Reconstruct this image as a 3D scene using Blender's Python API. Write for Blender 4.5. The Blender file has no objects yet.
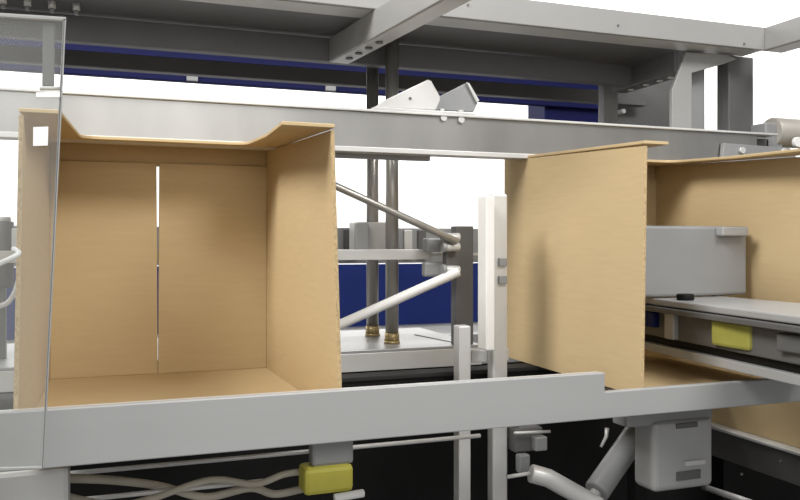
import bpy, bmesh, math, random
from mathutils import Vector, Matrix
random.seed(4)
S = bpy.context.scene
COL = S.collection
H = 1.25                       # height of the lens above the floor; all z below are given relative to the lens
TH = math.radians(20.1)        # the lens is turned 20 degrees off the perpendicular of the conveyor
FPX = 800.0
HOR = 242.0

def ray(px, py):
    u = (px - 400) / FPX
    return Vector((math.sin(TH) + u * math.cos(TH), math.cos(TH) - u * math.sin(TH), (HOR - py) / FPX))
def W(px, py, Y):              # point at depth Y behind a pixel
    d = ray(px, py)
    return d * (Y / d.y)
def X(px, Y): return W(px, 242, Y).x
def Z(px, py, Y): return W(px, py, Y).z

# ------------------------------------------------------------------ materials
def mat(name, col, rough=0.5, metal=0.0, var=0.0, scale=20.0, stretch=(1, 1, 1), bump=0.0, emit=None, spec=0.5, col2=None):
    m = bpy.data.materials.new(name); m.use_nodes = True
    nt = m.node_tree; b = nt.nodes['Principled BSDF']
    b.inputs['Base Color'].default_value = (*col, 1); b.inputs['Roughness'].default_value = rough
    b.inputs['Metallic'].default_value = metal
    b.inputs['Specular IOR Level'].default_value = spec
    if var or bump:
        tc = nt.nodes.new('ShaderNodeTexCoord'); mp = nt.nodes.new('ShaderNodeMapping')
        mp.inputs['Scale'].default_value = stretch
        n = nt.nodes.new('ShaderNodeTexNoise'); n.inputs['Scale'].default_value = scale; n.inputs['Detail'].default_value = 5
        nt.links.new(tc.outputs['Object'], mp.inputs['Vector']); nt.links.new(mp.outputs['Vector'], n.inputs['Vector'])
        r = nt.nodes.new('ShaderNodeMix'); r.data_type = 'RGBA'
        lo = col2 or tuple(max(0, c * (1 - var)) for c in col); hi = tuple(min(1, c * (1 + var)) for c in col)
        r.inputs[6].default_value = (*lo, 1); r.inputs[7].default_value = (*hi, 1)
        rp = nt.nodes.new('ShaderNodeMapRange'); rp.inputs[1].default_value = .3; rp.inputs[2].default_value = .7
        nt.links.new(n.outputs['Fac'], rp.inputs[0]); nt.links.new(rp.outputs[0], r.inputs[0])
        nt.links.new(r.outputs[2], b.inputs['Base Color'])
        if bump:
            bp = nt.nodes.new('ShaderNodeBump'); bp.inputs['Strength'].default_value = bump; bp.inputs['Distance'].default_value = .002
            nt.links.new(n.outputs['Fac'], bp.inputs['Height']); nt.links.new(bp.outputs['Normal'], b.inputs['Normal'])
    return m
M = {}
M['card'] = mat('cardboard', (.53, .405, .232), .85, 0, .03, 14, (1, 1, 9), .05, spec=.15)
M['card_edge'] = mat('corrugated edge', (.46, .345, .195), .9, 0, .28, 260, (1, 1, .6), .3, spec=.1)
M['paint'] = mat('grey painted steel', (.28, .28, .275), .42, 0, .03, 9)
M['rail'] = mat('satin aluminium', (.37, .375, .375), .40, .15, .02, 6, (.3, 1, 5))
M['stain'] = mat('brushed stainless', (.38, .375, .365), .33, .85, .14, 7, (1, 1, .35), .02)
M['roof'] = mat('shade-toned roof steel', (.13, .13, .132), .5, .1, .06, 8)  # base darkened to stand in for the shade under the frame
M['dark'] = mat('dark grey steel', (.12, .12, .12), .5, .2, .08, 10)
M['mid'] = mat('mid grey enamel', (.27, .275, .28), .45, .1, .04, 8)
M['rod'] = mat('polished rod', (.36, .345, .32), .32, .6, .08, 30, (1, 1, .1))
M['light'] = mat('pale aluminium', (.60, .60, .59), .38, .25, .04, 12)
M['deck'] = mat('deck plate', (.36, .365, .37), .35, .35, .05, 10)
M['white'] = mat('white plastic', (.80, .80, .79), .4, 0, .02, 10)
M['offw'] = mat('pale plastic block', (.72, .72, .70), .45, 0, .03, 10)
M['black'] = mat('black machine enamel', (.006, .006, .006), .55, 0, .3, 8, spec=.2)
M['rubber'] = mat('black rubber belt', (.012, .012, .012), .75, 0, .2, 60)
M['navy'] = mat('navy blue enamel', (.006, .014, .085), .5, 0, .1, 5, spec=.2)
M['navyd'] = mat('dark navy enamel', (.005, .007, .055), .6, 0, .1, 5, spec=.15)
M['brass'] = mat('brass', (.42, .33, .17), .4, .6, .1, 30)
M['yellow'] = mat('yellow plastic', (.50, .46, .07), .5, 0, .08, 20)
M['olive'] = mat('dull yellow plastic', (.30, .29, .06), .5, 0, .08, 20)
M['beige'] = mat('beige sheathed cable', (.38, .35, .29), .6, 0, .1, 20)
M['roller'] = mat('dull roller', (.42, .40, .36), .45, .3, .06, 14)
M['wall'] = mat('white wall', (.86, .86, .86), .7, 0, .01, 3)
M['floor'] = mat('sealed concrete', (.16, .16, .16), .5, 0, .15, 4)
M['acedge'] = mat('acrylic edge', (.34, .345, .34), .35, 0, .02, 10)
def acrylic():
    m = bpy.data.materials.new('clear acrylic'); m.use_nodes = True; nt = m.node_tree
    out = nt.nodes['Material Output']; b = nt.nodes['Principled BSDF']
    b.inputs['Base Color'].default_value = (.50, .50, .48, 1); b.inputs['Roughness'].default_value = .12
    t = nt.nodes.new('ShaderNodeBsdfTransparent'); t.inputs['Color'].default_value = (.97, .98, .98, 1)
    n = nt.nodes.new('ShaderNodeTexNoise'); n.inputs['Scale'].default_value = 3
    tc = nt.nodes.new('ShaderNodeTexCoord'); nt.links.new(tc.outputs['Object'], n.inputs['Vector'])
    r = nt.nodes.new('ShaderNodeMapRange'); r.inputs[1].default_value = .3; r.inputs[2].default_value = .7
    r.inputs[3].default_value = .10; r.inputs[4].default_value = .15
    nt.links.new(n.outputs['Fac'], r.inputs[0])
    mx = nt.nodes.new('ShaderNodeMixShader')
    nt.links.new(r.outputs[0], mx.inputs[0]); nt.links.new(t.outputs[0], mx.inputs[1]); nt.links.new(b.outputs[0], mx.inputs[2])
    nt.links.new(mx.outputs[0], out.inputs['Surface'])
    return m
M['acrylic'] = acrylic()

# ------------------------------------------------------------------ mesh helpers
class MB:
    def __init__(s): s.v = []; s.f = []; s.sm = []; s.mi = []
    def add(s, vs, fs, smooth=False, mi=0):
        b = len(s.v); s.v += [Vector(v) for v in vs]
        for k, f in enumerate(fs):
            s.f.append([b + i for i in f]); s.sm.append(smooth if isinstance(smooth, bool) else smooth[k])
            s.mi.append(mi if isinstance(mi, int) else mi[k])
        return s
    def hexa(s, p, mi=0):      # 8 corners: bottom loop then top loop (counter clockwise from above)
        return s.add(p, [(3, 2, 1, 0), (4, 5, 6, 7), (0, 1, 5, 4), (1, 2, 6, 5), (2, 3, 7, 6), (3, 0, 4, 7)], False, mi)
    def box(s, x0, x1, y0, y1, z0, z1, mi=0):
        return s.hexa([(x0, y0, z0), (x1, y0, z0), (x1, y1, z0), (x0, y1, z0), (x0, y0, z1), (x1, y0, z1), (x1, y1, z1), (x0, y1, z1)], mi)
    def prism(s, pts, ext):    # polygon (3D points) swept along ext
        n = len(pts); e = Vector(ext); a = [Vector(p) for p in pts]
        fs = [tuple(range(n)), tuple(range(2 * n - 1, n - 1, -1))]
        fs += [(i, i + n, (i + 1) % n + n, (i + 1) % n) for i in range(n)]
        return s.add(a + [p + e for p in a], fs)
    def tube(s, pts, r, n=20, r2=None):
        pts = [Vector(p) for p in pts]; rings = []
        for i, p in enumerate(pts):
            d = (pts[min(i + 1, len(pts) - 1)] - pts[max(i - 1, 0)]).normalized()
            a = d.cross(Vector((0, 0, 1)))
            if a.length < .05: a = d.cross(Vector((0, 1, 0)))
            a.normalize(); b = d.cross(a)
            rr = r if r2 is None else r + (r2 - r) * i / max(1, len(pts) - 1)
            rings.append([p + (a * math.cos(2 * math.pi * k / n) + b * math.sin(2 * math.pi * k / n)) * rr for k in range(n)])
        vs = [v for q in rings for v in q]; fs = []; sm = []
        for i in range(len(pts) - 1):
            for k in range(n):
                fs.append((i * n + k, i * n + (k + 1) % n, (i + 1) * n + (k + 1) % n, (i + 1) * n + k)); sm.append(True)
        fs.append(tuple(range(n - 1, -1, -1))); sm.append(False)
        fs.append(tuple(range((len(pts) - 1) * n, len(pts) * n))); sm.append(False)
        return s.add(vs, fs, sm)
    def build(s, name, mats, parent=None, bev=.0012, seg=2):
        me = bpy.data.meshes.new(name)
        if parent is not None: o0 = parent['_o'] if '_o' in parent else (0, 0, 0); org = Vector(o0)
        else:
            xs = [v.x for v in s.v]; ys = [v.y for v in s.v]; zs = [v.z for v in s.v]
            org = Vector(((min(xs) + max(xs)) / 2, (min(ys) + max(ys)) / 2, min(zs)))
        me.from_pydata([v - org for v in s.v], [], s.f)
        bm = bmesh.new(); bm.from_mesh(me); bmesh.ops.recalc_face_normals(bm, faces=bm.faces); bm.to_mesh(me); bm.free()
        for k, p in enumerate(me.polygons): p.use_smooth = s.sm[k]; p.material_index = s.mi[k]
        for m in (mats if isinstance(mats, list) else [mats]): me.materials.append(M[m])
        o = bpy.data.objects.new(name, me); COL.objects.link(o)
        if parent is None: o.location = org + Vector((0, 0, H)); o['_o'] = tuple(org)
        else: o.parent = parent; o['_o'] = tuple(org)
        if bev:
            b = o.modifiers.new('bevel', 'BEVEL'); b.width = bev; b.segments = seg; b.limit_method = 'ANGLE'; b.angle_limit = math.radians(40)
        return o
def tag(o, label, cat, group=None, kind=None):
    if label: o['label'] = label
    if cat: o['category'] = cat
    if group: o['group'] = group
    if kind: o['kind'] = kind
    return o
def thing(name, loc, label, cat, group=None):
    o = bpy.data.objects.new(name, None); o.empty_display_size = .05; COL.objects.link(o)
    o.location = Vector(loc) + Vector((0, 0, H)); o['_o'] = tuple(loc)
    return tag(o, label, cat, group)
def copy_tree(o, off, parent=None):
    c = o.copy(); COL.objects.link(c)
    if parent: c.parent = parent
    else: c.location = o.location + Vector(off)
    for ch in [k for k in o.children]: copy_tree(ch, off, c)
    return c
def bolt(parent, p, axis, r=.005, h=.004, m='light', name='bolt'):
    a = Vector(axis).normalized()
    return MB().tube([Vector(p), Vector(p) + a * h], r, 12).build(name, m, parent, bev=0)
FL = -H                        # floor level

# ------------------------------------------------------------------ setting
def struct(mb, name, m, bev=0): return tag(mb.build(name, m, None, bev), None, None, kind='structure')
struct(MB().box(-6, 9, -3, 5.2, FL - .1, FL), 'floor', 'floor')
struct(MB().box(-6, 9, 5.0, 5.2, FL, 2.6), 'wall_back', 'wall')
struct(MB().box(-6, 9, 4.97, 5.0, Z(400, 325, 4.97), Z(400, 264, 4.97)), 'trim_1', 'navy')

# ------------------------------------------------------------------ cardboard boxes
BX0, BX1, BY0, BY1, BZ0 = -.115, .337, 1.222, 1.775, -.284
def ztop(y): return .176 + (y - 1.22) * .046
t = .006
bx = thing('cardboard_box', ((BX0 + BX1) / 2, (BY0 + BY1) / 2, BZ0),
           'open brown cardboard box at left, open end showing two inner flaps with a slit between', 'box', 'open cardboard boxes on the conveyor')
fl = .014
def side(xo, sgn, nm):
    xi = xo - sgn * t          # sgn +1: right wall, -1: left wall
    a, b = (min(xo, xi), max(xo, xi))
    z1, z2 = ztop(BY0), ztop(BY1)
    f = sgn * (fl if sgn > 0 else .008)
    mb = MB().hexa([(a + f, BY0, BZ0), (b + f, BY0, BZ0), (b, BY1, BZ0), (a, BY1, BZ0), (a, BY0, z1), (b, BY0, z1), (b, BY1, z2), (a, BY1, z2)],
                   [1, 1, 1, 0, 1, 0])
    mb.mi = [1, 1, 1, 0, 0, 0]
    return mb.build('side_panel', ['card', 'card_edge'], bx, .0008, 1)
side(BX0, -1, 'l'); side(BX1, 1, 'r')
MB().hexa([(BX0 + t - .007, BY0 + .004, BZ0), (BX1 - t + fl * .9, BY0 + .004, BZ0), (BX1 - t, BY1, BZ0), (BX0 + t, BY1, BZ0),
           (BX0 + t - .007, BY0 + .004, BZ0 + t), (BX1 - t + fl * .9, BY0 + .004, BZ0 + t), (BX1 - t, BY1, BZ0 + t), (BX0 + t, BY1, BZ0 + t)]).build('bottom_panel', 'card', bx, .0008, 1)
# top panel with the deep die-cut recess
ol = [(BX0, BY0), (-.062, BY0)]
cx, cy, r = -.045, 1.575, .035
ol += [(-.050, 1.50)]
for k in range(5):
    a = math.pi - k * math.pi / 8
    ol.append((-.014 + .033 * math.cos(a), 1.585 + .033 * math.sin(a)))
for k in range(5):
    a = math.pi / 2 - k * math.pi / 8
    ol.append((.230 + .033 * math.cos(a), 1.585 + .033 * math.sin(a)))
ol += [(.262, 1.40), (.252, BY0 - .006), (BX1, BY0 - .002), (BX1, BY1), (BX0, BY1)]
MB().prism([(x, y, ztop(y) + (.004 if y < BY0 + .001 else 0)) for x, y in ol], (0, 0, t)).build('top_panel', 'card', bx, .0008, 1)
slit = .1005
MB().hexa([(BX0 + t, BY1 - .012, BZ0 + t), (slit - .0004, BY1 - .012, BZ0 + t), (slit - .0004, BY1 - .006, BZ0 + t), (BX0 + t, BY1 - .006, BZ0 + t), (BX0 + t, BY1 - .012, .166), (slit - .0026, BY1 - .012, .166), (slit - .0026, BY1 - .006, .166), (BX0 + t, BY1 - .006, .166)]).build('end_flap', 'card', bx, .001, 1)
MB().hexa([(slit + .0004, BY1 - .013, BZ0 + t), (BX1 - t, BY1 - .013, BZ0 + t), (BX1 - t, BY1 - .007, BZ0 + t), (slit + .0004, BY1 - .007, BZ0 + t), (slit + .0026, BY1 - .013, .167), (BX1 - t, BY1 - .013, .167), (BX1 - t, BY1 - .007, .167), (slit + .0026, BY1 - .007, .167)]).build('end_flap', 'card', bx, .001, 1)
MB().box(BX0 + t, BX1 - t, BY1 - .006, BY1, .160, ztop(BY1)).build('end_strip', 'card', bx, .001, 1)

b2 = copy_tree(bx, (1.040, 0, 0))
b2['label'] = 'open brown cardboard box at right, turned so its plain side panel faces the pale post'
b3 = thing('cardboard_box', (1.93, 1.6, -.5365), 'brown cardboard box low at the right edge, below the guide rail', 'box')
MB().box(1.69, 1.696, 1.28, 1.93, -.5365, -.37).build('side_panel', 'card', b3, .001, 1)
MB().box(2.154, 2.16, 1.28, 1.93, -.5365, -.37).build('side_panel', 'card', b3, .001, 1)
MB().box(1.696, 2.154, 1.28, 1.286, -.5365, -.37).build('end_panel', 'card', b3, .001, 1)
MB().box(1.696, 2.154, 1.924, 1.93, -.5365, -.37).build('end_panel', 'card', b3, .001, 1)
MB().box(1.696, 2.154, 1.286, 1.924, -.5365, -.5305).build('bottom_panel', 'card', b3, .001, 1)
MB().box(1.69, 1.922, 1.28, 1.93, -.37, -.364).build('top_flap', 'card', b3, .001, 1)
MB().box(1.928, 2.16, 1.28, 1.93, -.37, -.364).build('top_flap', 'card', b3, .001, 1)

# ------------------------------------------------------------------ front guide rail
fr = thing('guide_rail', (.6, 1.19, FL), 'long grey front guide rail running under both open cardboard boxes', 'rail')
xs = X(605, 1.19)
prof = [(-.7, 1.19, -.2285), (xs, 1.19, -.2285), (xs, 1.19, -.262), (2.3, 1.19, -.262), (2.3, 1.19, -.309), (-.7, 1.19, -.309)]
MB().prism(prof, (0, .014, 0)).build('face_plate', 'rail', fr, .0018)
MB().box(-.7, xs, 1.204, 1.214, -.2375, -.2295).build('top_lip', 'light', fr)
MB().box(-.7, 2.3, 1.204, 1.225, -.309, -.300).build('bottom_flange', 'rail', fr)
for x in (-.66, 2.25):
    MB().box(x, x + .04, 1.206, 1.246, FL, -.310).build('leg', 'dark', fr)

# conveyor belts that carry the boxes (mostly hidden behind the rail)
for nm, y0, xe_, lab in (('a', 1.30, 1.60, 'black conveyor belt close behind the front guide rail'), ('b', 1.61, 1.20, 'black conveyor belt under the rear edge of the open boxes')):
    cb = thing('conveyor_belt', (.6, y0, FL), lab, 'conveyor')
    MB().box(-.6, 1.64, y0, y0 + .055, -.294, -.2845).build('belt', 'rubber', cb, .002)
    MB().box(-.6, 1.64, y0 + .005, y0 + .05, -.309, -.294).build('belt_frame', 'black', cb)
    for x in (-.55, xe_): MB().box(x, x + .035, y0 + .01, y0 + .045, FL, -.309).build('leg', 'black', cb)

# ------------------------------------------------------------------ black block for the under-rail shade + deck
tag(MB().box(-1.4, 3.2, 1.96, 2.6, FL, -.33).build('shade_block', 'black', None, .004),
    'low black block filling the dark space below the grey deck', 'cabinet')  # added black mass that stands in for the shade below the rail
dk = thing('machine_deck', (.3, 2.0, -.33), 'flat grey deck plate that the two dark guide rods stand on', 'deck')
xr = X(482, 1.8)
MB().box(-1.2, xr, 1.80, 2.22, -.262, -.255).build('deck_plate', 'deck', dk)
MB().box(-1.2, xr, 1.80, 1.815, -.305, -.262).build('front_flange', 'light', dk)
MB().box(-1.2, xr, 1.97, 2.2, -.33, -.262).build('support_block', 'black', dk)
p0, p1 = W(412, 328.5, 2.0), W(462, 346, 2.0)
def dz(px, py):
    d = ray(px, py); k = -.255 / d.z; return d * k
a, b = dz(414, 335), dz(464, 345)
MB().prism([a, b, b + Vector((.006, .004, 0)), a + Vector((.006, .004, 0))], (0, 0, .0015)).build('seam_strip', 'dark', dk, 0)

# ------------------------------------------------------------------ guide rods
for px, pyf, Y, lab in ((372.5, 334, 2.07, 'thin dark vertical guide rod, the left one of the pair on the deck'), (392, 340, 1.90, 'thin dark vertical guide rod, the right one of the pair on the deck')):
    x = X(px, Y)
    g = thing('guide_rod', (x, Y, -.255), lab, 'rod', 'dark guide rods on the deck')
    MB().tube([(x, Y, -.235), (x, Y, .508)], .0165, 28).build('rod', 'rod', g, 0)
    MB().tube([(x, Y, -.255), (x, Y, -.248)], .0205, 28).build('foot_flange', 'brass', g, 0)
    MB().tube([(x, Y, -.248), (x, Y, -.228)], .0185, 28).build('collar', 'brass', g, 0)
    for k in range(3):
        an = k * 2.1 + .5
        MB().tube([(x + .017 * math.cos(an), Y + .017 * math.sin(an), -.248), (x + .017 * math.cos(an), Y + .017 * math.sin(an), -.243)], .003, 10).build('bolt', 'brass', g, 0)

# ------------------------------------------------------------------ upper stainless beam with clevis bracket
ub = thing('conveyor_beam', (.5, 1.68, .2), 'long stainless steel beam above and behind the open boxes', 'beam')
xe = X(757, 1.66); xl = X(776, 1.66)
MB().box(-1.0, xe, 1.66, 1.672, .203, .283).build('web', 'stain', ub)
MB().box(-1.0, xl, 1.652, 1.70, .283, .2885).build('top_flange', 'light', ub)
MB().box(-1.0, X(640, 1.66), 1.656, 1.70, .1955, .2065).build('bottom_flange', 'light', ub)
MB().box(.37, X(432, 1.69), 1.70, 1.715, .186, .1985).build('backing_strip', 'mid', ub)
br = thing('pivot_bracket', (X(425, 1.68), 1.68, .2885), 'pale two-eared pivot bracket standing on top of the stainless beam', 'bracket')
zb = .2885
def zz(py, px, Y): return Z(px, py, Y)
MB().box(X(374, 1.655), X(476, 1.655), 1.654, 1.70, zb, zb + .006).build('base_plate', 'light', br)
def ear(pts, Y, th, m):
    poly = [W(px, py, Y) for px, py in pts]
    poly = [Vector((p.x, p.y, max(p.z, zb + .006))) for p in poly]
    MB().prism(poly, (0, th, 0)).build('ear', m, br, .002)
ear([(375, 108), (383, 101), (424, 81.5), (428, 79.5), (431.5, 81), (440, 96), (440.5, 100), (436, 110)], 1.66, .010, 'light')
ear([(434, 110), (438, 97), (461, 85.5), (466, 83), (469, 84.5), (477, 99), (478, 103), (474, 112)], 1.69, .008, 'mid')
e0, e1 = W(467.5, 83, 1.70), W(478, 103, 1.70)
MB().prism([W(465.5, 82.5, 1.688), W(468.5, 83.5, 1.688), W(478.5, 101, 1.688), W(476, 103, 1.688)], (0, -.006, 0)).build('ear_rim', 'light', br)
q0 = W(410, 98.5, 1.66); bolt(br, q0 - Vector((0, .0005, 0)), (0, -1, 0), .0035, .0012, 'dark', 'pivot_hole')
for px, py in ((443, 105), (462, 107)):
    bolt(br, (X(px, 1.664), 1.672, zb + .006), (0, 0, 1), .007, .007, 'light')
for px, py in ((443, 118), (460.5, 120)):
    p = W(px, py, 1.66); bolt(ub, p, (0, -1, 0), .0075, .006, 'light')
# end bracket + roller at the right end
eb = thing('end_bracket', (1.62, 1.645, .2), 'grey bolted bracket plate on the right end of the stainless beam', 'bracket')
MB().prism([W(724, 143, 1.645), W(722, 162, 1.645), W(800, 162, 1.645), W(790, 148, 1.645)], (0, .012, 0)).build('plate', 'mid', eb)
for px, py in ((741, 150.5), (783, 151.5)):
    p = W(px, py, 1.645); bolt(eb, p, (0, -1, 0), .0085, .008, 'light')
ro = thing('roller', (1.85, 1.70, .2), 'dull beige-grey roller at the right edge beyond the beam end', 'roller')
xr0 = X(771, 1.72); zc = Z(785, 133, 1.72)
MB().tube([(xr0, 1.72, zc), (xr0 + .3, 1.72, zc)], .0405, 36).build('drum', 'roller', ro, .003)
MB().tube([(xr0 - .03, 1.72, zc), (xr0, 1.72, zc)], .018, 24).build('shaft', 'mid', ro, .001)
MB().box(X(756, 1.735), X(773, 1.735), 1.70, 1.765, .225, .325).build('bearing_block', 'mid', ro, .004)
MB().tube([W(799, 142, 1.66), W(799, 142, 1.66) + Vector((0, .012, 0))], .014, 24).build('end_cap', 'white', ro, .001)

# ------------------------------------------------------------------ overhead frame
ZR = .512
fa = thing('frame_fascia', (.6, 1.67, ZR), 'pale grey front fascia of the overhead frame crossing the top of the photo', 'beam')
xc = X(765, 1.67)
rot = math.radians(0)
MB().box(-1.2, xc, 1.67, 1.682, ZR, .573).build('web', 'paint', fa, .002)
MB().box(-1.2, xc, 1.682, 1.75, ZR, ZR + .006).build('bottom_flange', 'light', fa, .001)  # paler metal stands in for the specular streak along this flange
for px, py in ((468, 5), (618, 25.5), (744, 44)):
    bolt(fa, W(px, py, 1.67), (0, -1, 0), .003, .002, 'dark', 'rivet')
rb = thing('side_beam', (xc + .02, 1.3, ZR), 'grey overhead side beam turning toward the viewer at the top right corner', 'beam')
MB().box(xc, xc + .012, .7, 1.682, ZR, .573).build('web', 'paint', rb, .002)
MB().box(xc + .012, xc + .07, .7, 1.682, ZR, ZR + .006).build('bottom_flange', 'light', rb, .001)
ro_ = thing('roof_panel', (.6, 1.95, ZR), 'dark roof panel of the overhead frame, seen from below', 'panel')
MB().box(-1.2, xc - .02, 1.752, 1.945, ZR + .003, ZR + .012).build('front_sheet', 'roof', ro_)
MB().box(-1.2, xc - .02, 1.945, 2.05, ZR + .003, ZR + .012).build('rear_sheet', 'roof', ro_)
MB().box(-1.2, xc - .02, 2.04, 2.50, .60, .609).build('shade_sheet', 'roof', ro_)  # unseen sheet added to keep sky light off the rear beam and hood
MB().box(-1.2, xc - .02, 2.04, 2.05, ZR + .012, .60).build('riser', 'roof', ro_)
for k in range(4):
    p = W(3 + 24.5 * k, 9 + .6 * k, 1.86)
    bolt(ro_, (p.x, 1.86, ZR + .003), (0, 0, -1), .0075, .016, 'light')
    bolt(ro_, (p.x, 1.86, ZR - .013), (0, 0, -1), .0045, .010, 'mid', 'bolt_shank')
for Y, zl, lab, x1 in ((1.947, .4545, 'dark grey cross beam hanging under the middle of the overhead roof panel', xc - .21), (2.30, .470, 'rearmost dark grey cross beam under the overhead roof panel, above the white gap', xc + .1)):
    o = thing('cross_beam', (.5, Y, .455), lab, 'beam', 'dark cross beams under the roof panel')
    MB().box(-1.2, x1, Y, Y + .008, zl, ZR).build('web', 'roof', o, .002)
    MB().box(-1.2, x1, Y + .008, Y + .035, zl, zl + .0055).build('bottom_flange', 'roof', o, .001)
# hanger beams running in depth, with bolts in the flange
def hanger(far, near, zb_, label, mname, bolts, bname):
    far = Vector(far); near = Vector(near); d = (near - far); n = Vector((-d.y, d.x, 0)).normalized()
    if n.x < 0: n = -n
    o = thing('hanger_beam', ((far.x + near.x) / 2, (far.y + near.y) / 2, zb_), label, 'beam')
    def sl(z0, z1, w0, w1): return [far + n * w0 + Vector((0, 0, z0)), near + n * w0 + Vector((0, 0, z0)), near + n * w1 + Vector((0, 0, z0)), far + n * w1 + Vector((0, 0, z0)),
                                    far + n * w0 + Vector((0, 0, z1)), near + n * w0 + Vector((0, 0, z1)), near + n * w1 + Vector((0, 0, z1)), far + n * w1 + Vector((0, 0, z1))]
    MB().hexa(sl(zb_, ZR - .001, 0, .007)).build('web', mname, o, .002)
    MB().hexa(sl(zb_, zb_ + .006, .007, .052)).build('bottom_flange', 'light' if mname == 'paint' else mname, o, .001)
    for f in bolts:
        p = far + d * f + n * .028 + Vector((0, 0, zb_))
        bolt(o, p, (0, 0, -1), .009, .003, bname, 'bolt')
    return o
hanger((.522, 1.945, 0), (.592, 1.30, 0), .451, 'light grey hanger beam at top centre with four bolts in its flange', 'paint', (.10, .19, .28, .37), 'dark')
hanger((1.43, 2.05, 0), (1.42, 1.75, 0), .452, 'dark hanger beam under the roof at right with white bolt ends', 'roof', (.2, .45, .66, .82), 'white')

# right end frame
pb = thing('corner_post', (1.63, 1.75, .2), 'dark grey post directly under the top right frame corner', 'post')
xa, xb = X(727, 1.76), X(752, 1.76)
MB().box(xa, xb, 1.754, 1.80, .2, ZR + .002).build('column', 'dark', pb, .003)
MB().box(xa, xb, 1.70, 1.754, .21, .28).build('foot_lug', 'dark', pb)
gb = thing('gusset_post', (X(682, 1.73), 1.74, .2), 'grey post with a slanted gusset arm, left of the dark corner post', 'post')
gp = [W(686, 52, 1.73), W(672, 90, 1.73), W(672, 160, 1.73), W(692, 160, 1.73), W(692, 73, 1.73), W(724, 64, 1.73), W(737, 59, 1.73), W(728, 54.5, 1.73)]
gp = [Vector((p.x, p.y, min(p.z, ZR + .001))) for p in gp]
MB().prism(gp, (0, .012, 0)).build('gusset_plate', 'paint', gb, .002)
MB().box(X(672, 1.73), X(692, 1.73), 1.702, 1.742, .2, gp[2].z + .05).build('column', 'paint', gb, .002)
MB().box(X(691, 1.78), X(705, 1.78), 1.78, 1.80, .2, ZR - .004).build('rear_column', 'mid', gb, .002)
MB().box(X(692, 1.76) - .015, X(692, 1.76), 1.742, 1.78, .26, .30).build('tie', 'mid', gb)
rp = thing('rear_plate', (X(636, 2.36), 2.36, -.33), 'dark steel plate at the right rear, below the hanger beam with white bolts', 'plate')
MB().box(X(600, 2.36), X(676, 2.36), 2.36, 2.372, -.33, .60).build('sheet', 'dark', rp, .002)
MB().box(X(604, 2.10), X(618, 2.10), 2.10, 2.13, -.33, ZR).build('upright', 'mid', rp, .002)
p = W(624, 111, 2.3); MB().tube([p, (p.x, 2.36, p.z)], .008, 14).build('pin', 'light', rp, 0)
MB().box(X(650, 2.2), X(674, 2.2), 2.2, 2.36, .335, .36).build('ledge', 'mid', rp)

# navy hood behind
nv = thing('navy_hood', (.5, 3.1, FL), 'dark navy blue overhead housing behind the frame, edging the white gap', 'housing')
MB().box(-1.5, X(602, 3.0), 3.0, 3.03, .583, .74).build('hood', 'navyd', nv, .004)
MB().box(X(546, 3.02), X(600, 3.02), 3.03, 3.18, FL, .72).build('support_column', 'navyd', nv, .004)
MB().box(-1.45, -1.25, 3.03, 3.18, FL, .72).build('support_column', 'navyd', nv, .004)
for px, py in ((192, 76), (330, 86)):
    p = W(px, py, 3.0); MB().box(p.x - .02, p.x + .02, 2.985, 3.0, p.z - .02, p.z + .012).build('lug', 'mid', nv)

# ------------------------------------------------------------------ carriage rail, housings, struts
cr = thing('carriage_rail', (.3, 1.82, -.045), 'pale horizontal rail crossing the two dark guide rods behind the boxes', 'rail')
MB().box(-.8, X(432, 1.82), 1.82, 1.84, -.043, -.018).build('bar', 'light', cr)
MB().box(X(432, 1.82), X(480, 1.82), 1.82, 1.84, -.034, -.027).build('thin_bar', 'light', cr)
for x in (-.7, .2): MB().box(x, x + .03, 1.824, 1.84, -.255, -.043).build('upright', 'mid', cr)
hs = thing('machine_housing', (.3, 2.18, -.2), 'long grey machine housing behind the pale carriage rail', 'housing')
MB().box(-.9, X(478, 2.2), 2.16, 2.22, -.06, .040).build('cover', 'mid', hs, .003)
for px0, px1, m in ((344, 355, 'dark'), (404, 412, 'light'), (418, 426, 'dark')):
    MB().box(X(px0, 2.155), X(px1, 2.155), 2.152, 2.16, -.05, .034).build('rib', m, hs)
for x in (-.85, .25): MB().box(x, x + .05, 2.17, 2.20, -.255, -.06).build('upright', 'dark', hs)
mo = thing('drive_unit', (X(372, 1.98), 1.98, -.03), 'pale grey drive unit box clamped around the left dark guide rod', 'drive')
MB().box(X(357, 1.97), X(387.5, 1.97), 1.97, 2.042, -.03, Z(372, 222, 1.97)).build('case', 'light', mo, .002)
MB().box(X(355, 1.96), X(368, 1.96), 1.955, 1.97, -.02, Z(361, 223, 1.96)).build('side_cover', 'rail', mo, .002)
MB().box(X(362, 1.97), X(368, 1.97), 1.84, 1.97, -.03, -.02).build('bracket_arm', 'mid', mo)
# knuckle clamp
kn = thing('knuckle_clamp', (X(446, 1.76), 1.76, -.08), 'grey knuckle clamp on a dark column where two slanted struts meet', 'clamp')
def kp(px, py, Y=1.75): return W(px, py, Y)
MB().box(X(426, 1.78), X(441, 1.78), 1.775, 1.805, Z(433, 252, 1.78), Z(433, 238, 1.78)).build('block', 'mid', kn, .004)
MB().box(X(424, 1.79), X(452, 1.79), 1.785, 1.81, Z(433, 277, 1.78), Z(433, 262, 1.78)).build('lower_block', 'mid', kn, .006)
for py in (237.5, 247, 270):
    a = kp(443, py); b = kp(459, py)
    MB().tube([a, b], .0105, 20).build('socket', 'light', kn, .001)
    MB().tube([a - Vector((.003, 0, 0)), a + Vector((.006, 0, 0))], .0135, 20).build('ring', 'mid', kn, .001)
MB().box(X(444, 1.78), X(456, 1.78), 1.765, 1.79, Z(450, 276, 1.78), Z(450, 234, 1.78)).build('back_plate', 'dark', kn, .002)
u0, u1 = W(318, 178, 1.735), W(457, 241.5, 1.735)
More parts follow.
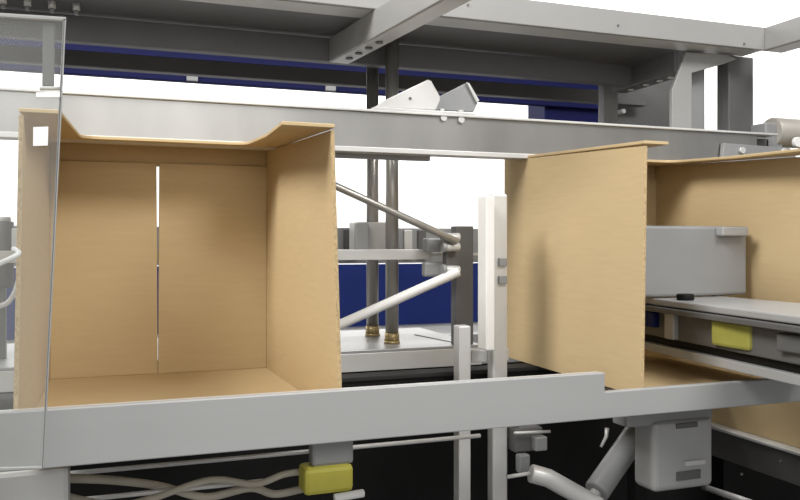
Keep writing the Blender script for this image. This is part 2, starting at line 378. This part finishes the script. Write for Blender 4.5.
tag(MB().tube([u0, u1], .0085, 20).build('strut', 'rod', None, .001), 'thin grey strut slanting down to the knuckle clamp from upper left', 'strut')
u0, u1 = W(281, 351, 1.835), W(459, 271.5, 1.735)
tag(MB().tube([u0, u1], .0115, 20).build('strut', 'white', None, .001), 'thicker white strut rising to the knuckle clamp from lower left', 'strut')

MB().box(X(459, 1.785), X(477, 1.785), 1.805, 1.835, -.255, Z(463, 226, 1.785)).build('mounting_column', 'dark', kn, .002)
# posts between the boxes
pp = thing('support_post', (X(463, 1.55), 1.56, FL), 'grey upright post standing just left of the white block', 'post')
MB().box(X(459, 1.545), X(471, 1.545), 1.545, 1.575, FL, Z(463, 326, 1.545)).build('column', 'light', pp, .003)
p2 = thing('support_post', (X(498, 1.55), 1.56, FL), 'pale upright post with a tall white block, touching the right-hand box', 'post')
MB().box(X(493, 1.545), X(508, 1.545), 1.545, 1.575, FL, Z(498, 193.5, 1.545)).build('column', 'light', p2, .005)
for py in (262, 280): MB().box(X(499, 1.54), X(507, 1.54), 1.538, 1.546, Z(503, py + 4, 1.54), Z(503, py - 4, 1.54)).build('catch', 'mid', p2)
MB().box(X(486, 1.505), X(495, 1.505), 1.505, 1.546, Z(487, 351, 1.505), Z(487, 195.5, 1.505)).build('guide_block', 'offw', p2, .003)
MB().box(X(471, 1.58), X(508, 1.58), 1.575, 1.582, -.262, -.235).build('tie_bar', 'light', p2, .002)

# ------------------------------------------------------------------ pusher reaching into the right box
pu = thing('pusher', (1.15, 1.2, FL), 'grey pusher arm with upright plate reaching into the right-hand box', 'pusher')
MB().box(.962, X(747, 1.42), 1.42, 1.45, -.118, Z(700, 226, 1.42)).build('push_plate', 'mid', pu, .006)
MB().box(X(722, 1.40), X(748, 1.40), 1.398, 1.42, Z(735, 236, 1.41), Z(735, 227, 1.41)).build('plate_lip', 'rail', pu, .003)
MB().hexa([(1.03, .70, -.135), (1.30, .70, -.135), (1.285, 1.60, -.135), (1.115, 1.60, -.135), (1.03, .70, -.121), (1.30, .70, -.121), (1.285, 1.60, -.121), (1.115, 1.60, -.121)]).build('arm_plate', 'rail', pu, .003)
MB().hexa([(1.025, .70, -.148), (1.06, .70, -.148), (1.125, 1.55, -.148), (1.10, 1.55, -.148), (1.025, .70, -.137), (1.06, .70, -.137), (1.125, 1.55, -.137), (1.10, 1.55, -.137)]).build('arm_edge', 'dark', pu, .002)
MB().hexa([(1.05, .70, -.205), (1.25, .70, -.205), (1.27, 1.60, -.205), (1.135, 1.60, -.205), (1.05, .70, -.137), (1.25, .70, -.137), (1.27, 1.60, -.137), (1.135, 1.60, -.137)]).build('arm_body', 'dark', pu, .003)  # darker steel stands in for mid grey with less light on it
MB().hexa([(1.06, .70, -.222), (1.24, .70, -.222), (1.26, 1.62, -.222), (1.15, 1.62, -.222), (1.06, .70, -.205), (1.24, .70, -.205), (1.26, 1.62, -.205), (1.15, 1.62, -.205)]).build('gap_strip', 'black', pu, .001)  # black strip stands in for the dark gap under the arm
MB().hexa([(1.05, .70, -.240), (1.25, .70, -.240), (1.27, 1.62, -.240), (1.135, 1.62, -.240), (1.05, .70, -.222), (1.25, .70, -.222), (1.27, 1.62, -.222), (1.135, 1.62, -.222)]).build('lower_bar', 'rail', pu, .002)
MB().box(1.085, 1.10, 1.135, 1.235, -.197, -.147).build('sensor', 'olive', pu, .006)
MB().box(1.105, 1.13, 1.43, 1.48, -.185, -.15).build('plug', 'navy', pu, .004)
MB().box(1.10, 1.125, 1.36, 1.39, -.203, -.142).build('clip', 'rail', pu, .003)
MB().box(1.07, 1.09, 1.0, 1.06, -.185, -.155).build('cover_cap', 'dark', pu, .003)
MB().box(1.27, 1.32, 1.43, 1.445, -.120, -.11).build('plate_foot', 'mid', pu)
MB().box(1.10, 1.20, .72, .80, FL, -.240).build('column', 'mid', pu, .003)
MB().tube([(1.13, 1.36, -.121), (1.13, 1.36, -.108)], .018, 20).build('knob', 'black', pu, .003)

# ------------------------------------------------------------------ acrylic guard
ac = thing('acrylic_guard', (-.25, 1.10, FL), 'clear acrylic guard panel at the left edge in front of the left box', 'guard')
Y = 1.10
tr, br_, bl, tl = W(65, 18.5, Y), W(43, 468, Y), W(-60, 472, Y), W(-60, 10, Y)
MB().prism([tr, br_, bl, tl], (0, .006, 0)).build('sheet', 'acrylic', ac, 0)
MB().prism([W(63, 18.5, Y), W(66, 18.5, Y), W(44, 468, Y), W(41.5, 468, Y)], (0, .0065, 0)).build('polished_edge', 'acedge', ac, .0005)
MB().prism([W(-60, 9, Y), W(66, 17, Y), W(66, 20.5, Y), W(-60, 13, Y)], (0, .0065, 0)).build('top_edge', 'acedge', ac, .0005)
MB().prism([W(-60, 470, Y), W(42, 467, Y), W(42, 469, Y), W(-60, 473, Y)], (0, .0065, 0)).build('bottom_edge', 'acedge', ac, .0005)
Y = 1.108
MB().prism([W(42.5, 23, Y), W(54.5, 23, Y), W(54, 86, Y), W(42, 86, Y)], (0, .008, 0)).build('mounting_bar', 'dark', ac)
MB().prism([W(39, 86, Y), W(60, 86, Y), W(60, 89, Y), W(39, 89, Y)], (0, .012, 0)).build('bar_foot', 'offw', ac)
Y = 1.0985
MB().prism([W(36, 92.3, Y), W(60, 92.3, Y), W(60, 97, Y), W(36, 97, Y)], (0, .0014, 0)).build('white_strip', 'white', ac, 0)
MB().prism([W(33.2, 127, Y), W(48.3, 126.5, Y), W(47.8, 145.5, Y), W(33, 146, Y)], (0, .0014, 0)).build('white_sticker', 'white', ac, 0)
xq = X(-60, 1.1)
MB().box(xq - .05, xq + .005, 1.107, 1.15, FL, .32).build('post', 'mid', ac, .003)
# hose and reflection streak at the left edge
def hose(pts, r, label, m):
    P = [Vector(p) for p in pts]; out = []
    for i in range(len(P) - 1):
        a = P[max(i - 1, 0)]; b = P[i]; c = P[i + 1]; d = P[min(i + 2, len(P) - 1)]
        for k in range(8):
            s = k / 8
            out.append(.5 * ((2 * b) + (c - a) * s + (2 * a - 5 * b + 4 * c - d) * s * s + (3 * b - a - 3 * c + d) * s ** 3))
    out.append(P[-1])
    return tag(MB().tube(out, r, 12).build('air_hose', m, None, 0), label, 'hose')
hose([(X(-60, 1.1) - .01, 1.148, Z(-60, 276, 1.148)), W(-30, 272, 1.16), W(-2, 264, 1.165), W(18, 254, 1.17), (BX0 - .004, 1.20, Z(30, 249, 1.19))], .0036, 'thin pale tube for a reflection streak, in front of the left box wall, behind the acrylic', 'white')  # tube modelled in place of a reflection on the acrylic
hose([(X(-45, 1.9), 1.9, -.252), W(-25, 312, 1.9), W(0, 306, 1.9), W(10, 300, 1.9), W(17, 286, 1.9), W(22, 262, 1.9)], .0055, 'white air hose curving beyond the left edge of the left box', 'white')
lm = thing('drive_motor', (X(4, 1.95), 1.95, -.255), 'dark motor with pale cap at the far left edge, beyond the acrylic', 'motor')
MB().tube([(X(3, 1.95), 1.95, -.10), (X(3, 1.95), 1.95, .045)], .022, 28).build('body', 'dark', lm, .003)
MB().tube([(X(3, 1.95), 1.95, .045), (X(3, 1.95), 1.95, .055)], .016, 24).build('cap', 'light', lm, .001)
MB().box(X(3, 1.95) - .018, X(3, 1.95) + .006, 1.935, 1.965, -.255, -.10).build('stand', 'dark', lm)
MB().box(X(3, 1.95) + .018, X(3, 1.95) + .034, 1.935, 1.965, -.02, .03).build('terminal_box', 'light', lm, .002)

# ------------------------------------------------------------------ machinery below the rail
tag(MB().box(X(-60, 1.27), X(70, 1.27), 1.255, 1.29, -.47, Z(30, 470, 1.255)).build('mounting_plate', 'light', None, .008),
    'pale grey plate below the left end of the guide rail', 'plate')
for z, y, lab, x0, x1 in ((-.388, 1.45, 'thin bright steel rod just below the guide rail, the upper one', X(60, 1.45), X(480, 1.45)),
                          (-.425, 1.42, 'thin bright steel rod below the guide rail at left, the lower one', X(60, 1.42), X(270, 1.42))):
    tag(MB().tube([(x0, y, z), (x1, y, z)], .0042, 12).build('steel_rod', 'light', None, 0), lab, 'rod')
YM = 1.36
ys = thing('limit_sensor', (X(332, YM), YM, -.45), 'yellow tipped grey sensor hanging below the rail under the left box', 'sensor')
MB().box(X(312, YM), X(354, YM), YM, YM + .03, Z(332, 466, YM), -.307).build('mount', 'mid', ys, .006)
MB().box(X(303, YM), X(352, YM), YM - .012, YM + .04, Z(332, 492, YM), Z(332, 465, YM)).build('yellow_cap', 'yellow', ys, .008)
a = W(334, 498, YM - .02); b = W(364, 493, YM - .02)
MB().tube([a, b], .007, 16).build('pin', 'white', ys, .002)
hose([W(40, 490, 1.30), W(110, 505, 1.36), W(150, 499, 1.4), W(210, 480, 1.4), W(255, 484, 1.4), W(285, 474, 1.4), W(312, 471, 1.4)], .006, 'upper beige cable running to the yellow sensor below the rail', 'beige')
hose([W(55, 478, 1.30), W(110, 480, 1.38), W(160, 486, 1.44), W(205, 497, 1.44), W(250, 488, 1.44), W(275, 494, 1.44), W(306, 488, 1.43)], .007, 'lower beige cable sagging below the guide rail left of the yellow sensor', 'beige')
jb = thing('junction_box', (X(684, 1.36), 1.37, -.52), 'pale grey junction box hanging below the right end of the rail', 'box')
yj = 1.34
MB().box(X(654, yj), X(714, yj), yj, yj + .07, Z(684, 490, yj), Z(684, 420, yj)).build('case', 'rail', jb, .012, 3)
MB().box(X(676, yj), X(697, yj), yj - .003, yj + .002, Z(684, 428, yj), Z(684, 423, yj)).build('slot', 'dark', jb, .001)
MB().box(X(676, yj), X(700, yj), yj - .003, yj + .002, Z(684, 480, yj), Z(684, 471, yj)).build('slot', 'dark', jb, .001)
MB().box(X(684, yj), X(704, yj), yj - .006, yj + .002, Z(684, 466, yj), Z(684, 461, yj)).build('latch', 'light', jb, .002)
MB().box(X(630, yj), X(716, yj), yj + .01, yj + .06, Z(684, 424, yj), -.3095).build('hanger', 'mid', jb, .003)
ar = thing('linkage_arm', (X(560, 1.4), 1.4, -.5), 'pale round arm slanting down right below the rail beyond the pale post', 'arm')
MB().tube([W(530, 473, 1.42), W(548, 478, 1.41), W(600, 507, 1.38)], .0185, 24).build('tube', 'light', ar, .004)
MB().tube([W(507, 477, 1.43), W(531, 473, 1.42)], .004, 12).build('pin', 'light', ar, 0)
cy_ = thing('air_cylinder', (X(615, 1.5), 1.5, -.5), 'dark grey air cylinder slanting down left beside the junction box', 'cylinder')
MB().tube([W(640, 428, 1.52), W(596, 492, 1.46)], .027, 28).build('barrel', 'mid', cy_, .004)
MB().tube([W(596, 492, 1.46), W(586, 507, 1.45)], .012, 20).build('piston_rod', 'light', cy_, .001)
MB().tube([W(650, 414, 1.53), W(640, 428, 1.52)], .015, 20).build('end_eye', 'dark', cy_, .002)
vb = thing('valve_block', (X(525, 1.52), 1.52, -.5), 'small dark valve block just right of the pale post below the rail', 'valve')
MB().box(X(515, 1.52), X(543, 1.52), 1.52, 1.56, Z(527, 452, 1.52), Z(527, 428, 1.52)).build('body', 'dark', vb, .004)
MB().box(X(515, 1.52), X(526, 1.52), 1.50, 1.52, Z(527, 470, 1.52), Z(527, 452, 1.52)).build('port', 'mid', vb, .004)
MB().box(X(531, 1.52), X(543, 1.52), 1.50, 1.52, Z(527, 450, 1.52), Z(527, 436, 1.52)).build('solenoid', 'mid', vb, .003)
MB().tube([W(514, 433, 1.505), W(550, 431.5, 1.505)], .0032, 12).build('fitting', 'light', vb, 0)
MB().box(X(515, 1.53), X(519, 1.53), 1.53, 1.55, Z(514, 428, 1.53), -.305).build('stem', 'dark', vb)
a, b = W(607, 428, 1.5), W(601, 447, 1.5)
tag(MB().tube([a, (a + b) / 2 + Vector((.006, 0, .002)), b], .005, 12, .003).build('glint_bit', 'light', None, 0), 'tiny bright bit standing for a glint in the dark under the rail', 'fitting')  # pale piece modelled in place of a small glint
lb = thing('lower_rail', (1.70, 1.5, -.66), 'lower rail with bright top edge running toward the viewer under the low box', 'rail')
MB().box(1.655, 1.78, .95, 1.945, -.5455, -.537).build('top_plate', 'light', lb, .002)
MB().box(1.665, 1.675, .95, 1.945, -.5485, -.5455).build('trim_strip', 'mid', lb, .001)
MB().box(1.675, 1.69, .95, 1.945, -.63, -.5485).build('side_web', 'dark', lb, .002)
for px, py in ((781, 461), (742, 474)):
    d = ray(px, py); p = d * (1.675 / d.x); bolt(lb, p, (-1, 0, 0), .004, .003, 'mid')
for y in (1.0, 1.88): MB().box(1.70, 1.76, y, y + .05, FL, -.5455).build('leg', 'black', lb)
lb2 = tag(MB().tube([W(704, 487, 1.75), W(760, 506, 1.45)], .008, 14).build('steel_rod', 'light', None, 0), 'short bright rod at the bottom right corner beside the junction box', 'rod')

# ------------------------------------------------------------------ light
w = bpy.data.worlds.new('hall'); S.world = w; w.use_nodes = True
bg = w.node_tree.nodes['Background']; bg.inputs[0].default_value = (1, .99, .97, 1); bg.inputs[1].default_value = .36
def area(name, loc, target, sx, sy, e, col=(1, .98, .95)):
    l = bpy.data.lights.new(name, 'AREA'); l.shape = 'RECTANGLE'; l.size = sx; l.size_y = sy; l.energy = e; l.color = col
    o = bpy.data.objects.new(name, l); COL.objects.link(o); o.location = Vector(loc) + Vector((0, 0, H))
    o.rotation_euler = (Vector(target) - Vector(loc)).to_track_quat('-Z', 'Y').to_euler()
    return o
area('front_fill_light', (-.2, -3.0, 1.0), (.5, 1.5, -.1), 3.4, 1.6, 36)  # unseen fill added for the beam reflection and box interiors
area('side_fill_light', (-1.5, .7, 2.2), (.6, 1.5, -.1), 1.4, 1.0, 115)  # unseen light added from upper left to brighten the box walls
area('front_key_light', (1.5, -.7, 2.2), (.7, 1.4, -.2), 2.0, .8, 85)  # unseen key added at right front to brighten the box floors
area('wall_fill_light', (1.5, 3.9, 2.3), (1.5, 5.0, .4), 10.0, .5, 330)  # unseen light added to push the back wall to white

# ------------------------------------------------------------------ camera
cam = bpy.data.cameras.new('camera'); co = bpy.data.objects.new('camera', cam); COL.objects.link(co)
cam.sensor_width = 36; cam.lens = 36.0; cam.shift_y = (HOR - 250) / 800.0
cam.clip_start = .02
co.location = (0, 0, H); co.rotation_euler = (math.pi / 2, 0, -TH)
S.camera = co
for o in list(S.objects):
    if '_o' in o: del o['_o']
S.view_settings.view_transform = 'Standard'; S.view_settings.look = 'None'; S.view_settings.gamma = 1
S.view_settings.use_curve_mapping = False; S.view_settings.exposure = 0.08
